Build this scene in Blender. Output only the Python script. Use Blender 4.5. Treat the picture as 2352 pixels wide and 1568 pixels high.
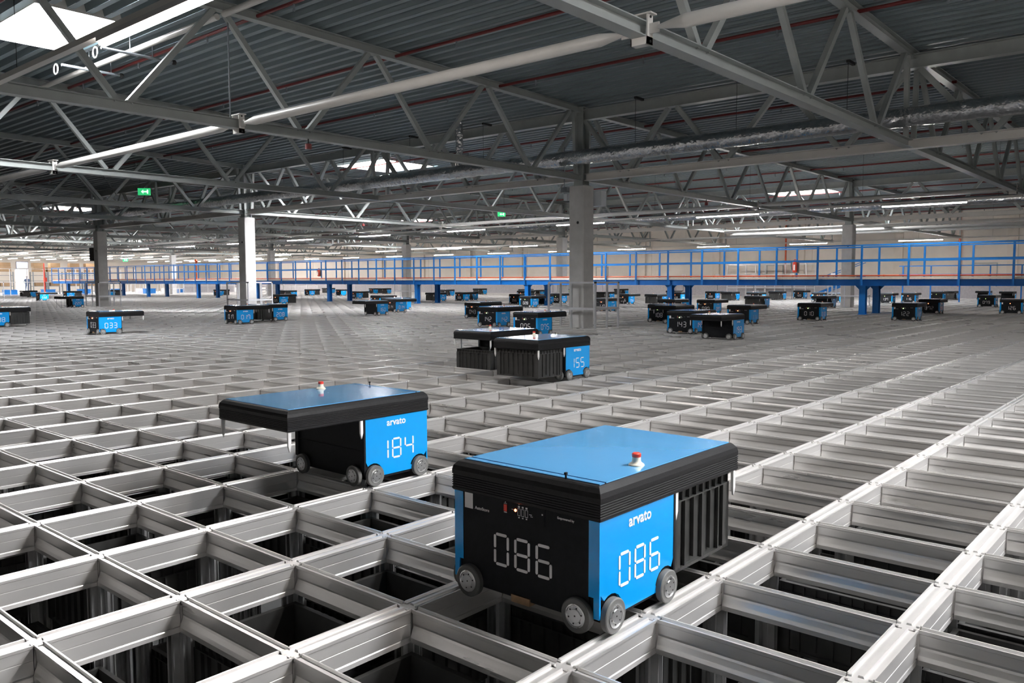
import bpy, math, random
from mathutils import Vector, Matrix
random.seed(7)
D = bpy.data
SC = bpy.context.scene
COL = SC.collection
for o in list(D.objects): D.objects.remove(o, do_unlink=True)

# ------------------------------------------------------------------ camera
CR = Vector((0.653958, -0.756528, -0.002213)); CU = Vector((0.05768, 0.046942, 0.997231)); CF = Vector((0.754329, 0.652275, -0.074335))
CP = Vector((-2.41976, -1.46093, 1.16285)); FPX = 1889.6
cd = D.cameras.new('camera'); cam = D.objects.new('camera', cd); COL.objects.link(cam)
cd.sensor_width = 36; cd.lens = 28.9226; cd.clip_start = 0.05; cd.clip_end = 400
cam.matrix_world = Matrix(((CR.x, CU.x, -CF.x, CP.x), (CR.y, CU.y, -CF.y, CP.y), (CR.z, CU.z, -CF.z, CP.z), (0, 0, 0, 1)))
SC.camera = cam
def seen(x, y, z=0, m=120):
    d = Vector((x, y, z)) - CP; w = d.dot(CF)
    if w < 0.3: return False
    px = 1176 + FPX * d.dot(CR) / w; py = 784 - FPX * d.dot(CU) / w
    return -m < px < 2352 + m and -m < py < 1568 + m

# ------------------------------------------------------------------ world, exposure
W = D.worlds.new('world'); SC.world = W; W.use_nodes = True
bg = W.node_tree.nodes['Background']; bg.inputs[0].default_value = (0.78, 0.82, 0.9, 1); bg.inputs[1].default_value = 0.3
SC.view_settings.view_transform = 'Standard'; SC.view_settings.look = 'None'
SC.view_settings.gamma = 1.0; SC.view_settings.use_curve_mapping = False
SC.view_settings.exposure = 0.0
SKY_L = 130.0      # radiance of the opal rooflights
LAMP_L = 210.0     # radiance of the strip lights

# ------------------------------------------------------------------ materials
MATS = {}
def mat(name, col, rough=0.5, metal=0.0, emit=0.0, noise=None, bump=None, spec=0.5, coat=0.0, stretch=(1, 1, 1), vary=0.1, bdist=0.02, ior=1.45):
    if name in MATS: return MATS[name]
    m = D.materials.new(name); m.use_nodes = True; nt = m.node_tree; b = nt.nodes['Principled BSDF']
    b.inputs['Base Color'].default_value = (*col, 1); b.inputs['Roughness'].default_value = rough
    b.inputs['Metallic'].default_value = metal; b.inputs['Specular IOR Level'].default_value = spec
    b.inputs['Coat Weight'].default_value = coat; b.inputs['Coat Roughness'].default_value = 0.08
    b.inputs['IOR'].default_value = ior
    if emit: b.inputs['Emission Color'].default_value = (*col, 1); b.inputs['Emission Strength'].default_value = emit
    if noise or bump:
        tc = nt.nodes.new('ShaderNodeTexCoord'); mp = nt.nodes.new('ShaderNodeMapping'); mp.inputs['Scale'].default_value = stretch
        nt.links.new(tc.outputs['Object'], mp.inputs[0])
        n = nt.nodes.new('ShaderNodeTexNoise'); n.inputs['Scale'].default_value = noise or bump[0]; n.inputs['Detail'].default_value = 4
        nt.links.new(mp.outputs[0], n.inputs['Vector'])
        if noise:
            r = nt.nodes.new('ShaderNodeValToRGB'); k = 1 - vary
            r.color_ramp.elements[0].position = 0.3; r.color_ramp.elements[1].position = 0.7
            r.color_ramp.elements[0].color = (col[0]*k, col[1]*k, col[2]*k, 1); r.color_ramp.elements[1].color = (min(1, col[0]/k), min(1, col[1]/k), min(1, col[2]/k), 1)
            nt.links.new(n.outputs['Fac'], r.inputs[0]); nt.links.new(r.outputs[0], b.inputs['Base Color'])
            mr = nt.nodes.new('ShaderNodeMapRange'); mr.inputs[3].default_value = max(0.04, rough - 0.08); mr.inputs[4].default_value = min(1, rough + 0.1)
            nt.links.new(n.outputs['Fac'], mr.inputs[0]); nt.links.new(mr.outputs[0], b.inputs['Roughness'])
        if bump:
            n2 = n
            if noise:
                n2 = nt.nodes.new('ShaderNodeTexNoise'); n2.inputs['Scale'].default_value = bump[0]; nt.links.new(mp.outputs[0], n2.inputs['Vector'])
            bp = nt.nodes.new('ShaderNodeBump'); bp.inputs['Strength'].default_value = bump[1]; bp.inputs['Distance'].default_value = bdist
            nt.links.new(n2.outputs['Fac'], bp.inputs['Height']); nt.links.new(bp.outputs[0], b.inputs['Normal'])
    MATS[name] = m; return m
M_RAIL = mat('rail_aluminium', (0.8, 0.78, 0.765), 0.33, 0.65, noise=2.5, vary=0.03)
M_RAILY = mat('cross_rail_brushed', (0.75, 0.735, 0.72), 0.29, 0.62, noise=3, stretch=(3, .4, 3), vary=0.05)
M_POST = mat('post_aluminium', (0.5, 0.5, 0.5), 0.35, 0.8, noise=5, vary=0.15)
M_ALU = mat('profile_aluminium', (0.68, 0.68, 0.7), 0.35, 0.45, noise=9, vary=0.05)
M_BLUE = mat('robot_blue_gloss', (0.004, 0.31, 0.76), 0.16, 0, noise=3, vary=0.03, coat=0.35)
M_BLUETOP = mat('robot_blue_top_sheen', (0.12, 0.43, 0.82), 0.13, 0, noise=2, vary=0.03, coat=1.0, spec=0.7, ior=1.6)  # robot blue with bright roof reflection painted in as a lighter base
M_BLACK = mat('robot_black_plastic', (0.012, 0.013, 0.015), 0.5, 0, noise=40, vary=0.2, spec=0.12)
M_COVER = mat('robot_cover_black', (0.013, 0.013, 0.014), 0.42, 0, noise=60, vary=0.2, bump=(180, 0.05), spec=0.25)
M_TIRE = mat('grey_tyre_rubber', (0.13, 0.13, 0.125), 0.6, 0, noise=30, vary=0.1)
M_HUB = mat('brushed_hub', (0.72, 0.72, 0.72), 0.28, 0.9, noise=20, vary=0.06)
M_HOLE = mat('dark_hole', (0.02, 0.02, 0.02), 0.8)
M_WHITE = mat('white_print', (0.82, 0.8, 0.8), 0.5)
M_PIN = mat('white_guide_plastic', (0.8, 0.79, 0.78), 0.4)
M_REDBTN = mat('red_button', (0.7, 0.05, 0.03), 0.35)
M_CREAM = mat('cream_plastic', (0.78, 0.72, 0.58), 0.45)
M_LEDR = mat('led_red', (1, 0.18, 0.06), 0.5, emit=14)
M_LEDG = mat('led_green', (0.65, 1, 0.3), 0.5, emit=6)
M_BRASS = mat('brass_contact', (0.32, 0.2, 0.11), 0.55, 0.4, noise=40, vary=0.2)
M_BIN = mat('bin_black_plastic', (0.03, 0.03, 0.029), 0.42, 0, noise=12, vary=0.25, spec=0.6)
M_CONC = mat('column_concrete', (0.58, 0.565, 0.55), 0.85, 0, noise=5, vary=0.07, bump=(90, 0.15))
M_STEEL = mat('grey_painted_steel', (0.33, 0.35, 0.34), 0.4, 0.1, noise=4, vary=0.06)
M_STEELD = mat('galvanised_dark', (0.2, 0.22, 0.24), 0.5, 0.4, noise=6, vary=0.12)
M_DECK = mat('roof_deck_sheet', (0.2, 0.24, 0.255), 0.48, 0.15, noise=1.2, vary=0.06)
M_TUBE = mat('tie_white_paint', (0.62, 0.6, 0.57), 0.35, 0.0, noise=3, vary=0.04)
M_FOIL = mat('duct_foil', (0.8, 0.81, 0.83), 0.2, 1.0, noise=5, vary=0.08, bump=(7, 1.0), bdist=.05)
M_REDP = mat('sprinkler_red', (0.14, 0.017, 0.016), 0.45, 0, noise=8, vary=0.1)
M_REDL = mat('orange_red_pipe', (0.62, 0.1, 0.035), 0.4, 0, noise=8, vary=0.1)
M_PLAT = mat('platform_blue', (0.008, 0.155, 0.5), 0.34, 0, noise=6, vary=0.06)
M_GRATE = mat('platform_pale_edge', (0.62, 0.56, 0.5), 0.6, 0, noise=20, vary=0.08)
M_WALL = mat('wall_cream', (0.68, 0.63, 0.575), 0.8, 0, noise=1.5, vary=0.04)
M_WALLP = mat('wall_pilaster', (0.66, 0.6, 0.535), 0.85, 0, noise=3, vary=0.05)
M_BLOCK = mat('block_wall_grey', (0.45, 0.44, 0.47), 0.9, 0, noise=8, vary=0.08)
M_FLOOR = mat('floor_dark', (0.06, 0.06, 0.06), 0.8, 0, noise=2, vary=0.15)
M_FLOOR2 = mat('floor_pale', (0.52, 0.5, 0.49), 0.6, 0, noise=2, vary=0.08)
M_SKY = mat('rooflight_glow', (0.96, 0.975, 1.0), 0.5, emit=SKY_L)
M_LAMP = mat('strip_light_glow', (1.0, 0.93, 0.87), 0.5, emit=LAMP_L)
M_LAMPH = mat('strip_light_housing', (0.5, 0.5, 0.5), 0.5)
M_EXT = mat('extinguisher_red', (0.6, 0.06, 0.035), 0.35)
M_EXIT = mat('exit_sign_green', (0.05, 0.75, 0.25), 0.5, emit=0.7)
M_EXITW = mat('exit_sign_white', (0.8, 1, 0.85), 0.5, emit=1.2)
M_CARD = mat('cardboard', (0.26, 0.17, 0.095), 0.8, 0, noise=5, vary=0.1)
M_SCREEN = mat('screen_glow', (0.62, 0.68, 1.0), 0.4, emit=0.8)
M_DOORL = mat('lit_doorway', (1, 0.97, 0.92), 0.5, emit=2)
M_CLOTH = mat('navy_cloth', (0.05, 0.08, 0.16), 0.8, 0, noise=30, vary=0.15)
M_SKIN = mat('skin', (0.6, 0.38, 0.28), 0.6, 0, noise=20, vary=0.05)
M_HAIR = mat('dark_hair', (0.04, 0.025, 0.02), 0.7)
M_BOXW = mat('white_enclosure', (0.6, 0.64, 0.68), 0.4, 0, noise=3, vary=0.03)
M_CABLE = mat('black_cable', (0.02, 0.02, 0.02), 0.6)
M_BAG = mat('clear_film', (0.75, 0.75, 0.75), 0.2, 0, noise=20, vary=0.2, bump=(30, 1.0))

# ------------------------------------------------------------------ mesh helpers
class MB:
    def __init__(s): s.v = []; s.f = []; s.m = []; s.k = 0
    def add(s, vs, fs):
        n = len(s.v); s.v += [tuple(q) for q in vs]
        for f in fs: s.f.append([n + i for i in f]); s.m.append(s.k)
        return s
    def box(s, x0, x1, y0, y1, z0, z1):
        return s.add([(x0,y0,z0),(x1,y0,z0),(x1,y1,z0),(x0,y1,z0),(x0,y0,z1),(x1,y0,z1),(x1,y1,z1),(x0,y1,z1)],
                     [(3,2,1,0),(4,5,6,7),(0,1,5,4),(1,2,6,5),(2,3,7,6),(3,0,4,7)])
    def frame(s, p0, p1, up=(0, 0, 1)):
        a = Vector(p0); b = Vector(p1); d = (b - a).normalized(); u = Vector(up)
        if abs(d.dot(u)) > 0.99: u = Vector((1, 0, 0))
        r = d.cross(u).normalized(); u = r.cross(d)
        return a, b, r, u
    def sweep(s, prof, p0, p1, up=(0, 0, 1)):        # prof: list of (side, up), closed
        a, b, r, u = s.frame(p0, p1, up); n = len(prof)
        vs = [a + r*q[0] + u*q[1] for q in prof] + [b + r*q[0] + u*q[1] for q in prof]
        fs = [(i, (i+1) % n, n + (i+1) % n, n + i) for i in range(n)] + [tuple(range(n))[::-1], tuple(range(n, 2*n))]
        return s.add(vs, fs)
    def bar(s, p0, p1, w, h, up=(0, 0, 1)):
        return s.sweep([(-w/2,-h/2),(w/2,-h/2),(w/2,h/2),(-w/2,h/2)], p0, p1, up)
    def ibeam(s, p0, p1, w, h, t=0.012, up=(0, 0, 1)):
        a, b = w/2, h/2; c = t/2
        return s.sweep([(-a,-b),(a,-b),(a,-b+t),(c,-b+t),(c,b-t),(a,b-t),(a,b),(-a,b),(-a,b-t),(-c,b-t),(-c,-b+t),(-a,-b+t)], p0, p1, up)
    def cyl(s, p0, p1, r, n=12, r2=None):
        r2 = r if r2 is None else r2; a, b, x, u = s.frame(p0, p1)
        A = [(math.cos(2*math.pi*i/n), math.sin(2*math.pi*i/n)) for i in range(n)]
        vs = [a + (x*c + u*d)*r for c, d in A] + [b + (x*c + u*d)*r2 for c, d in A]
        return s.add(vs, [(i, (i+1) % n, n + (i+1) % n, n + i) for i in range(n)] + [tuple(range(n))[::-1], tuple(range(n, 2*n))])
    def lathe(s, prof, c=(0,0,0), axis='z', n=24):   # prof: (r, h)
        vs = []; 
        for r, h in prof:
            for i in range(n):
                a = 2*math.pi*i/n; x, y = r*math.cos(a), r*math.sin(a)
                q = (x, y, h) if axis == 'z' else ((x, h, y) if axis == 'y' else (h, x, y))
                vs.append((q[0]+c[0], q[1]+c[1], q[2]+c[2]))
        fs = [(k*n+i, k*n+(i+1) % n, (k+1)*n+(i+1) % n, (k+1)*n+i) for k in range(len(prof)-1) for i in range(n)]
        fs += [tuple(range(n))[::-1], tuple(range((len(prof)-1)*n, len(prof)*n))]
        return s.add(vs, fs)
    def path(s, pts, r, n=8):
        for a, b in zip(pts[:-1], pts[1:]): s.cyl(a, b, r, n)
        return s
    def mesh(s, name, mats, smooth=False):
        me = D.meshes.new(name); me.from_pydata(s.v, [], s.f)
        for m in (mats if isinstance(mats, (list, tuple)) else [mats]): me.materials.append(m)
        if any(s.m): me.polygons.foreach_set('material_index', s.m)
        me.update()
        import bmesh
        bm = bmesh.new(); bm.from_mesh(me); bmesh.ops.recalc_face_normals(bm, faces=bm.faces); bm.to_mesh(me); bm.free()
        if smooth:
            try: me.shade_smooth()
            except Exception: pass
            me.set_sharp_from_angle(angle=math.radians(35))
        return me
    def obj(s, name, mats, parent=None, smooth=False, loc=(0,0,0)):
        return put(name, s.mesh(name, mats, smooth), parent, loc)
def put(name, me, parent=None, loc=(0,0,0), rz=0.0):
    o = D.objects.new(name, me); COL.objects.link(o); o.location = loc; o.rotation_euler = (0, 0, rz)
    if parent is not None: o.parent = parent
    return o
def tag(o, label=None, cat=None, group=None, kind=None):
    if label: o['label'] = label
    if cat: o['category'] = cat
    if group: o['group'] = group
    if kind: o['kind'] = kind
    return o
def thing(name, label, cat, loc=(0,0,0), rz=0.0, group=None):
    return tag(put(name, None, None, loc, rz), label, cat, group)
ORD = 'first second third fourth fifth sixth seventh eighth ninth tenth eleventh twelfth thirteenth fourteenth fifteenth sixteenth seventeenth eighteenth nineteenth twentieth'.split()
NUM = 'zero one two three four five six seven eight nine ten eleven twelve thirteen fourteen fifteen sixteen seventeen eighteen nineteen twenty'.split()
def struct(o): o['kind'] = 'structure'; return o

# ------------------------------------------------------------------ setting: roof, walls, floors
def zr(x): return 5.37 + 0.016 * max(0.0, min(20, 14 - x))       # underside of the deck
SKYL = [(2.72, 4.1, 12.85, 15.45), (16.5, 18.9, 20.8, 23.35), (35.4, 37.8, 12.7, 15.6), (16.1, 18.5, 48.1, 50.6), (35.3, 37.7, 40.5, 43.0),
        (35.2, 37.6, 62.4, 64.9), (2.72, 4.1, -5.2, -2.6), (4.6, 7.0, -11.6, -9.0), (35.3, 37.7, 84, 86.5), (16.3, 18.7, 75, 77.5)]  # rooflight farthest behind the camera is added for low light on rail sides
deck = MB(); P = 0.29; x = -14.5
while x < 54.6:
    segs = [(-14.0, 104.0)]
    for a, b, c, d in SKYL:
        if x + P > a + 0.02 and x < b - 0.02:
            ns = []
            for s0, s1 in segs:
                if s0 < c and s1 > d: ns += [(s0, c), (d, s1)]
                else: ns.append((s0, s1))
            segs = ns
    z = zr(x); h = 0.13
    pr = [(x, z), (x + 0.105, z), (x + 0.14, z + h), (x + 0.255, z + h), (x + P, z)]
    for s0, s1 in segs:
        vs = [(q[0], s0, q[1]) for q in pr] + [(q[0], s1, q[1]) for q in pr]
        deck.add(vs, [(i, i+1, 6+i, 5+i) for i in range(4)])
    x += P
struct(deck.obj('ceiling', M_DECK))
ro = MB(); ro.box(-14.5, 54.6, -14, 104, 6.3, 6.35)
struct(ro.obj('ceiling', M_DECK))
for n, (a, b, c, d) in enumerate(SKYL):
    z = zr((a+b)/2)
    sh = MB(); t = 0.03
    sh.box(a-t, a, c-t, d+t, z-0.03, z+0.42); sh.box(b, b+t, c-t, d+t, z-0.03, z+0.42)
    sh.box(a, b, c-t, c, z-0.03, z+0.42); sh.box(a, b, d, d+t, z-0.03, z+0.42)
    w = struct(sh.obj('window_%d' % (n+1), M_TUBE))
    MB().box(a, b, c, d, z+0.3, z+0.34).obj('pane', M_SKY, w)
wr = MB(); wr.box(54.4, 54.7, -6, 104, -4, 6.3)
wr = struct(wr.obj('wall_right', M_WALL))
pl = MB()
for k in range(16):
    y = 1.5 + 6.4*k; pl.box(54.2, 54.4, y, y+0.55, -4, 6.2); pl.box(54.37, 54.4, y-0.5, y-0.46, 0, 5.4)
for k in range(9): pl.box(54.385, 54.4, 0.6+6.4*k, 0.62+6.4*k+0.01, 0, 2.0)
struct(pl.obj('trim_1', M_WALLP))
bw = MB(); bw.box(54.0, 54.2, -6, 100, -4, 0.72)
for k in range(60): bw.box(53.985, 54.0, 1.7*k, 1.7*k+0.03, 0, 0.72)
for k in range(60): bw.box(53.98, 54.02, 1.7*k+0.6, 1.7*k+0.9, 0.42, 0.5)
struct(bw.obj('trim_2', M_BLOCK))
struct(MB().box(-14, 54.6, 101, 101.3, -4, 6.3).obj('wall_back', M_WALL))
struct(MB().box(-14.8, -14.5, -14, 104, -4, 6.3).obj('wall_left', M_WALL))
struct(MB().box(-14.5, 54.6, -14.3, -14, -4, 6.3).obj('wall_front', M_WALL))
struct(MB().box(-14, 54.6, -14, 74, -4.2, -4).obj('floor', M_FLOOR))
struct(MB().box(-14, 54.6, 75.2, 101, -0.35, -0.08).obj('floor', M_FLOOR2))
for n, (y0, y1, z1) in enumerate([(22.3, 23.4, 2.15), (37.2, 38.3, 2.2), (9.0, 10.2, 2.1)]):     # doors in the right wall
    d = MB(); t = 0.06
    d.box(54.33, 54.4, y0-t, y0, 0.7, z1); d.box(54.33, 54.4, y1, y1+t, 0.7, z1); d.box(54.33, 54.4, y0-t, y1+t, z1, z1+t)
    dd = struct(d.obj('door_%d' % (n+1), M_STEEL)); MB().box(54.36, 54.39, y0, y1, 0.7, z1).obj('door_leaf', M_WALLP, dd)

# ------------------------------------------------------------------ storage grid
PX, PY = 0.4904, 0.705
grid = thing('storage_grid', 'vast aluminium track grid of open cells that the robots drive on', 'track grid', (0, 0, 0))
XP = [(-.04,0),(-.034,0),(-.032,-.009),(-.010,-.009),(-.007,0),(.007,0),(.010,-.009),(.032,-.009),(.034,0),(.04,0),
      (.04,-.010),(.037,-.012),(.037,-.046),(.0355,-.047),(.0355,-.050),(.037,-.051),(.037,-.096),(.034,-.099),(.037,-.103),(.039,-.118),(.032,-.118),
      (-.032,-.118),(-.039,-.118),(-.037,-.103),(-.034,-.099),(-.037,-.096),(-.037,-.051),(-.0355,-.050),(-.0355,-.047),(-.037,-.046),(-.037,-.012),(-.04,-.010)]
YP = [(-.018,0),(-.013,0),(-.011,-.009),(.011,-.009),(.013,0),(.018,0),(.018,-.012),(.013,-.016),(.013,-.05),(.011,-.058),(.013,-.066),(.02,-.085),
      (.024,-.1),(.024,-.118),(-.024,-.118),(-.024,-.1),(-.02,-.085),(-.013,-.066),(-.011,-.058),(-.013,-.05),(-.013,-.016),(-.018,-.012)]
J0, J1, I0, I1 = -9, 106, -8, 109
stuff = MB()
for j in range(J0, J1):
    y = PY*j; near = j < 10; far = j >= 41
    m = stuff if far else MB()
    if near:
        for i in range(I0, 26):
            a, b = PX*i + 0.021, PX*(i+1) - 0.021
            m.sweep(XP, (a, y, 0), (b, y, 0))
            m.box(PX*i-0.0185, PX*i+0.0185, y-0.036, y+0.036, -0.118, -0.006)
            for sx in (-1, 1):
                for sy in (-1, 1): m.box(PX*i+sx*0.0155-0.003, PX*i+sx*0.0155+0.003, y+sy*0.03-0.006, y+sy*0.03+0.006, -0.02, 0.0)
        m.sweep(XP, (PX*26+0.021, y, 0), (PX*I1, y, 0))
    else:
        m.sweep(XP, (PX*I0, y, 0), (PX*I1, y, 0))
    if not far: m.obj('long_track_rail', M_RAIL, grid)
for i in range(I0, I1):
    x = PX*i; far = i >= 41
    m = stuff if far else MB(); stuff.k = 1
    if i < 26:
        for j in range(J0, 9): m.sweep(YP, (x, PY*j+0.0405, 0), (x, PY*(j+1)-0.0405, 0))
        m.sweep(YP, (x, PY*9+0.0405, -0.001), (x, PY*(J1-1), -0.001))
    else: m.sweep(YP, (x, PY*J0, -0.001), (x, PY*(J1-1), -0.001))
    if not far: m.obj('cross_track_rail', M_RAILY, grid)
tag(stuff.obj('track_rail', [M_RAIL, M_RAILY], grid), kind='stuff')
up = MB()
for sx in (-1, 1):
    for sy in (-1, 1):
        up.box(min(sx*.012, sx*.045), max(sx*.012, sx*.045), min(sy*.012, sy*.016), max(sy*.012, sy*.016), -3.8, 0)
        up.box(min(sx*.012, sx*.016), max(sx*.012, sx*.016), min(sy*.012, sy*.045), max(sy*.012, sy*.045), -3.8, 0)
        up.box(min(sx*.041, sx*.045), max(sx*.041, sx*.045), min(sy*.012, sy*.024), max(sy*.012, sy*.024), -3.8, 0)
up.box(-.014, .014, -.014, .014, -3.8, 0)
upm = up.mesh('upright', M_POST)
nodes = [(i, j) for i in range(-6, 26) for j in range(-6, 20) if seen(PX*i, PY*j, -0.2, 60)]
nodes.sort(key=lambda q: (PX*q[0]-CP.x)**2 + (PY*q[1]-CP.y)**2)
for i, j in nodes[:100]: put('upright', upm, grid, (PX*i, PY*j, -0.1181))

# ------------------------------------------------------------------ storage bins
def bin_mesh():
    m = MB(); a, b, h, t = .222, .309, .31, .006      # half sizes
    m.box(-a+.012, a-.012, -b+.012, b-.012, 0, .006)
    for sx in (-1, 1):
        x0, x1 = sorted((sx*(a-.014), sx*(a-.014-t))); m.box(x0, x1, -b+.012, b-.012, 0, h)
        x0, x1 = sorted((sx*a, sx*(a-.014)))
        for z0, z1 in ((h-.006, h), (h-.045, h-.04)): m.box(x0, x1, -b, b, z0, z1)
        for k in range(9):
            y = -b+.02 + k*(2*b-.04)/8; m.box(x0, x1, y-.004, y+.004, .01 if k % 2 else .03, h-.045)
        for k in range(13):
            y = -b+.01 + k*(2*b-.02)/12; m.box(x0, x1, y-.0015, y+.0015, h-.04, h-.006)
        m.box(x0, x1, -b, -b+.05, 0, h-.045); m.box(x0, x1, b-.05, b, 0, h-.045); m.box(x0, x1, -b, b, 0, .012)
    for sy in (-1, 1):
        y0, y1 = sorted((sy*(b-.014), sy*(b-.014-t))); m.box(-a+.012, a-.012, y0, y1, 0, h)
        y0, y1 = sorted((sy*b, sy*(b-.014)))
        for z0, z1 in ((h-.006, h), (h-.045, h-.04)): m.box(-a, a, y0, y1, z0, z1)
        for k in range(7):
            x = -a+.02 + k*(2*a-.04)/6; m.box(x-.004, x+.004, y0, y1, .01 if k % 2 else .03, h-.045)
        for k in range(9):
            x = -a+.01 + k*(2*a-.02)/8; m.box(x-.0015, x+.0015, y0, y1, h-.04, h-.006)
        m.box(-a, -a+.05, y0, y1, 0, h-.045); m.box(a-.05, a, y0, y1, 0, h-.045); m.box(-a, a, y0, y1, 0, .012)
    return m
BINM = bin_mesh().mesh('storage_bin', M_BIN)
bd = bin_mesh(); bd.box(-.003, .003, -.3, .3, .006, .25); bd.box(-.2, .2, -.003, .003, .006, .25)
BIND = bd.mesh('storage_bin', M_BIN)
cells = [(i, j) for i in range(-7, 16) for j in range(-7, 14) if seen(PX*(i+.5), PY*(j+.5), -0.2, 110)]
cells.sort(key=lambda q: (PX*(q[0]+.5)-CP.x)**2 + (PY*(q[1]+.5)-CP.y)**2)
for n, (i, j) in enumerate(cells[:96]):
    rr = random.random(); lv = 0 if rr < .55 else (1 if rr < .8 else 2)
    if (i, j) in ((-1, -1), (-1, 0), (-1, 2), (-1, 3), (0, -1)): lv = 2
    div = random.random() < .4
    di, dj = i, j
    w1 = (NUM[abs(di)] + (' up right' if di > 0 else ' down left')) if di else ''; w2 = (NUM[abs(dj)] + (' up left' if dj > 0 else ' down right')) if dj else ''
    lab = 'black %sbin below rails, cells from robot 086: %s' % ('divided ' if div else '', ', '.join(q for q in (w1, w2) if q) or 'right beneath it')
    tag(put('storage_bin', BIND if div else BINM, None, (PX*(i+.5), PY*(j+.5), -0.15-.31-lv*.315)), lab, 'bin', 'bins in the cells of the grid')
for (x, y, s, lab) in ((.62, -.84, .05, 'crumpled clear plastic bag lying in the nearest cells at bottom right'), (1.55, -.44, .03, 'small piece of crumpled clear film on a bin rim at right')):
    m = MB(); m.lathe([(.2*s, 0), (s, .25*s), (1.15*s, .6*s), (.7*s, 1.1*s), (.15*s, 1.35*s)], n=11)
    m.v = [(a*random.uniform(.7, 1.25), b*random.uniform(.7, 1.25), c) for a, b, c in m.v]
    tag(m.obj('plastic_bag', M_BAG, loc=(x, y, -.15)), lab, 'bag')

# ------------------------------------------------------------------ robots
SEG = {'0':'abcdef','1':'bc','2':'abged','3':'abgcd','4':'fgbc','5':'afgcd','6':'afgedc','7':'fabc','8':'abcdefg','9':'abfgcd'}
def digits(num, only=None):
    m = MB(); w, h, t, p = .061, .108, .0105, .0965
    segs = {'a':(0,h,1,h),'g':(0,h/2,1,h/2),'d':(0,0,1,0)}
    def cap(x0, z0, x1, z1):      # rounded flat bar facing -Y
        L = math.hypot(x1-x0, z1-z0); ux, uz = (x1-x0)/L, (z1-z0)/L; r = t/2; pts = []
        for c, s, e in ((x1, z1, 1), (x0, z0, -1)):
            for k in range(5):
                a = -math.pi/2 + math.pi*k/4
                ca, sa = math.cos(a)*e, math.sin(a)*e
                pts.append((c + r*(ux*ca - uz*sa), s + r*(uz*ca + ux*sa)))
        n = len(pts); m.add([(a, -.0015, b) for a, b in pts] + [(a, 0, b) for a, b in pts],
            [tuple(range(n)), tuple(range(n, 2*n))[::-1]] + [(i, (i+1) % n, n+(i+1) % n, n+i) for i in range(n)])
    x = -p*(len(num)-1)/2 - w/2; e = .0105
    for ci, ch in enumerate(num):
        for s in (SEG[ch] if only in (None, ci) else ''):
            if s in 'adg':
                z = {'a':h, 'g':h/2, 'd':0}[s]; cap(x+e, z, x+w-e, z)
            else:
                xx = x if s in 'ef' else x+w; z = h/2 if s in 'fb' else 0; cap(xx, z+e*.75, xx, z+h/2-e*.75)
        x += p
    m.v = [(a, b, c-h/2) for a, b, c in m.v]
    return m.mesh('number_marking', M_WHITE)
def text_mesh(s, size, name, off=0.0):
    c = D.curves.new('tmp', 'FONT'); c.body = s; c.size = size; c.align_x = 'CENTER'; c.align_y = 'CENTER'; c.extrude = .0006; c.offset = off; c.resolution_u = 4
    o = D.objects.new('tmp', c); COL.objects.link(o); dg = bpy.context.evaluated_depsgraph_get()
    me = D.meshes.new_from_object(o.evaluated_get(dg)); D.objects.remove(o); D.curves.remove(c)
    for v in me.vertices: v.co = (v.co.x, -v.co.z-.0006, v.co.y)
    me.name = name; me.materials.clear(); me.materials.append(M_WHITE); return me
T_LOGO = text_mesh('arvato', .056, 'logo', .0011); T_AS = text_mesh('AutoStore', .0165, 'lettering', .0002); T_EMP = text_mesh('Empowered by', .0115, 'lettering', .0002)
T_LOGOS = T_LOGO
def side_panel():        # right hand (local -Y) blue side with wrap strip on the front edge
    m = MB(); pts = []
    def arc(cx, cz, r, a0, a1, n=6): return [(cx+r*math.cos(math.radians(a0+(a1-a0)*k/n)), cz+r*math.sin(math.radians(a0+(a1-a0)*k/n))) for k in range(n+1)]
    pts = [(.118, .05), (.345, .05)] + arc(.405, .06, .068, 200, 20, 7)[:0] + [(.345, .075)] + arc(.408, .06, .07, 165, 55, 6) + [(.465, .15), (.465, .39), (0, .39), (0, .14)] + arc(.06, .06, .07, 125, 15, 6) + [(.118, .075)]
    n = len(pts); y0, y1 = -.328, -.316
    m.add([(a, y0, b) for a, b in pts] + [(a, y1, b) for a, b in pts], [tuple(range(n)), tuple(range(n, 2*n))[::-1]] + [(i, (i+1) % n, n+(i+1) % n, n+i) for i in range(n)])
    m.box(-.008, 0, -.328, -.285, .13, .39); m.box(-.008, 0, -.328, -.305, .06, .135)
    return m
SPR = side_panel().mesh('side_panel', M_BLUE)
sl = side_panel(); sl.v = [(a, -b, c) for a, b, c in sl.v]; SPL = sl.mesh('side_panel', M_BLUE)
hs = MB(); hs.box(.002, .463, -.315, .315, .062, .386); hs.box(.03, .44, -.318, .318, .035, .062); hs.box(.463, .468, -.31, .31, .2, .205); hs.box(.463, .475, -.33, -.3, .1, .386); hs.box(.463, .475, .3, .33, .1, .386)
HOUS = hs.mesh('housing', M_BLACK)
fp = MB(); fp.box(-.006, .002, -.285, .285, .045, .388); fp.box(-.0085, -.006, -.102, .096, .325, .386)
FRONT = fp.mesh('front_panel', M_BLACK)
cv = MB(); lv = [(.385, .004)]
lv += [(.39, 0)]
for k in range(6): z = .398+k*.0085; lv += [(z, 0), (z+.002, .0025), (z+.0045, .0025), (z+.006, 0)]
lv += [(.462, 0), (.478, .004), (.492, .016), (.497, .022)]
X0, X1, YY = -.014, .972, .335; vs = []
for z, i in lv: vs += [(X0+i, -YY+i, z), (X1-i, -YY+i, z), (X1-i, YY-i, z), (X0+i, YY-i, z)]
cv.add(vs, [(k*4+i, k*4+(i+1) % 4, k*4+4+(i+1) % 4, k*4+4+i) for k in range(len(lv)-1) for i in range(4)] + [(3, 2, 1, 0), tuple(range(len(vs)-4, len(vs)))])
COVER = cv.mesh('cover', M_COVER)
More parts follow.
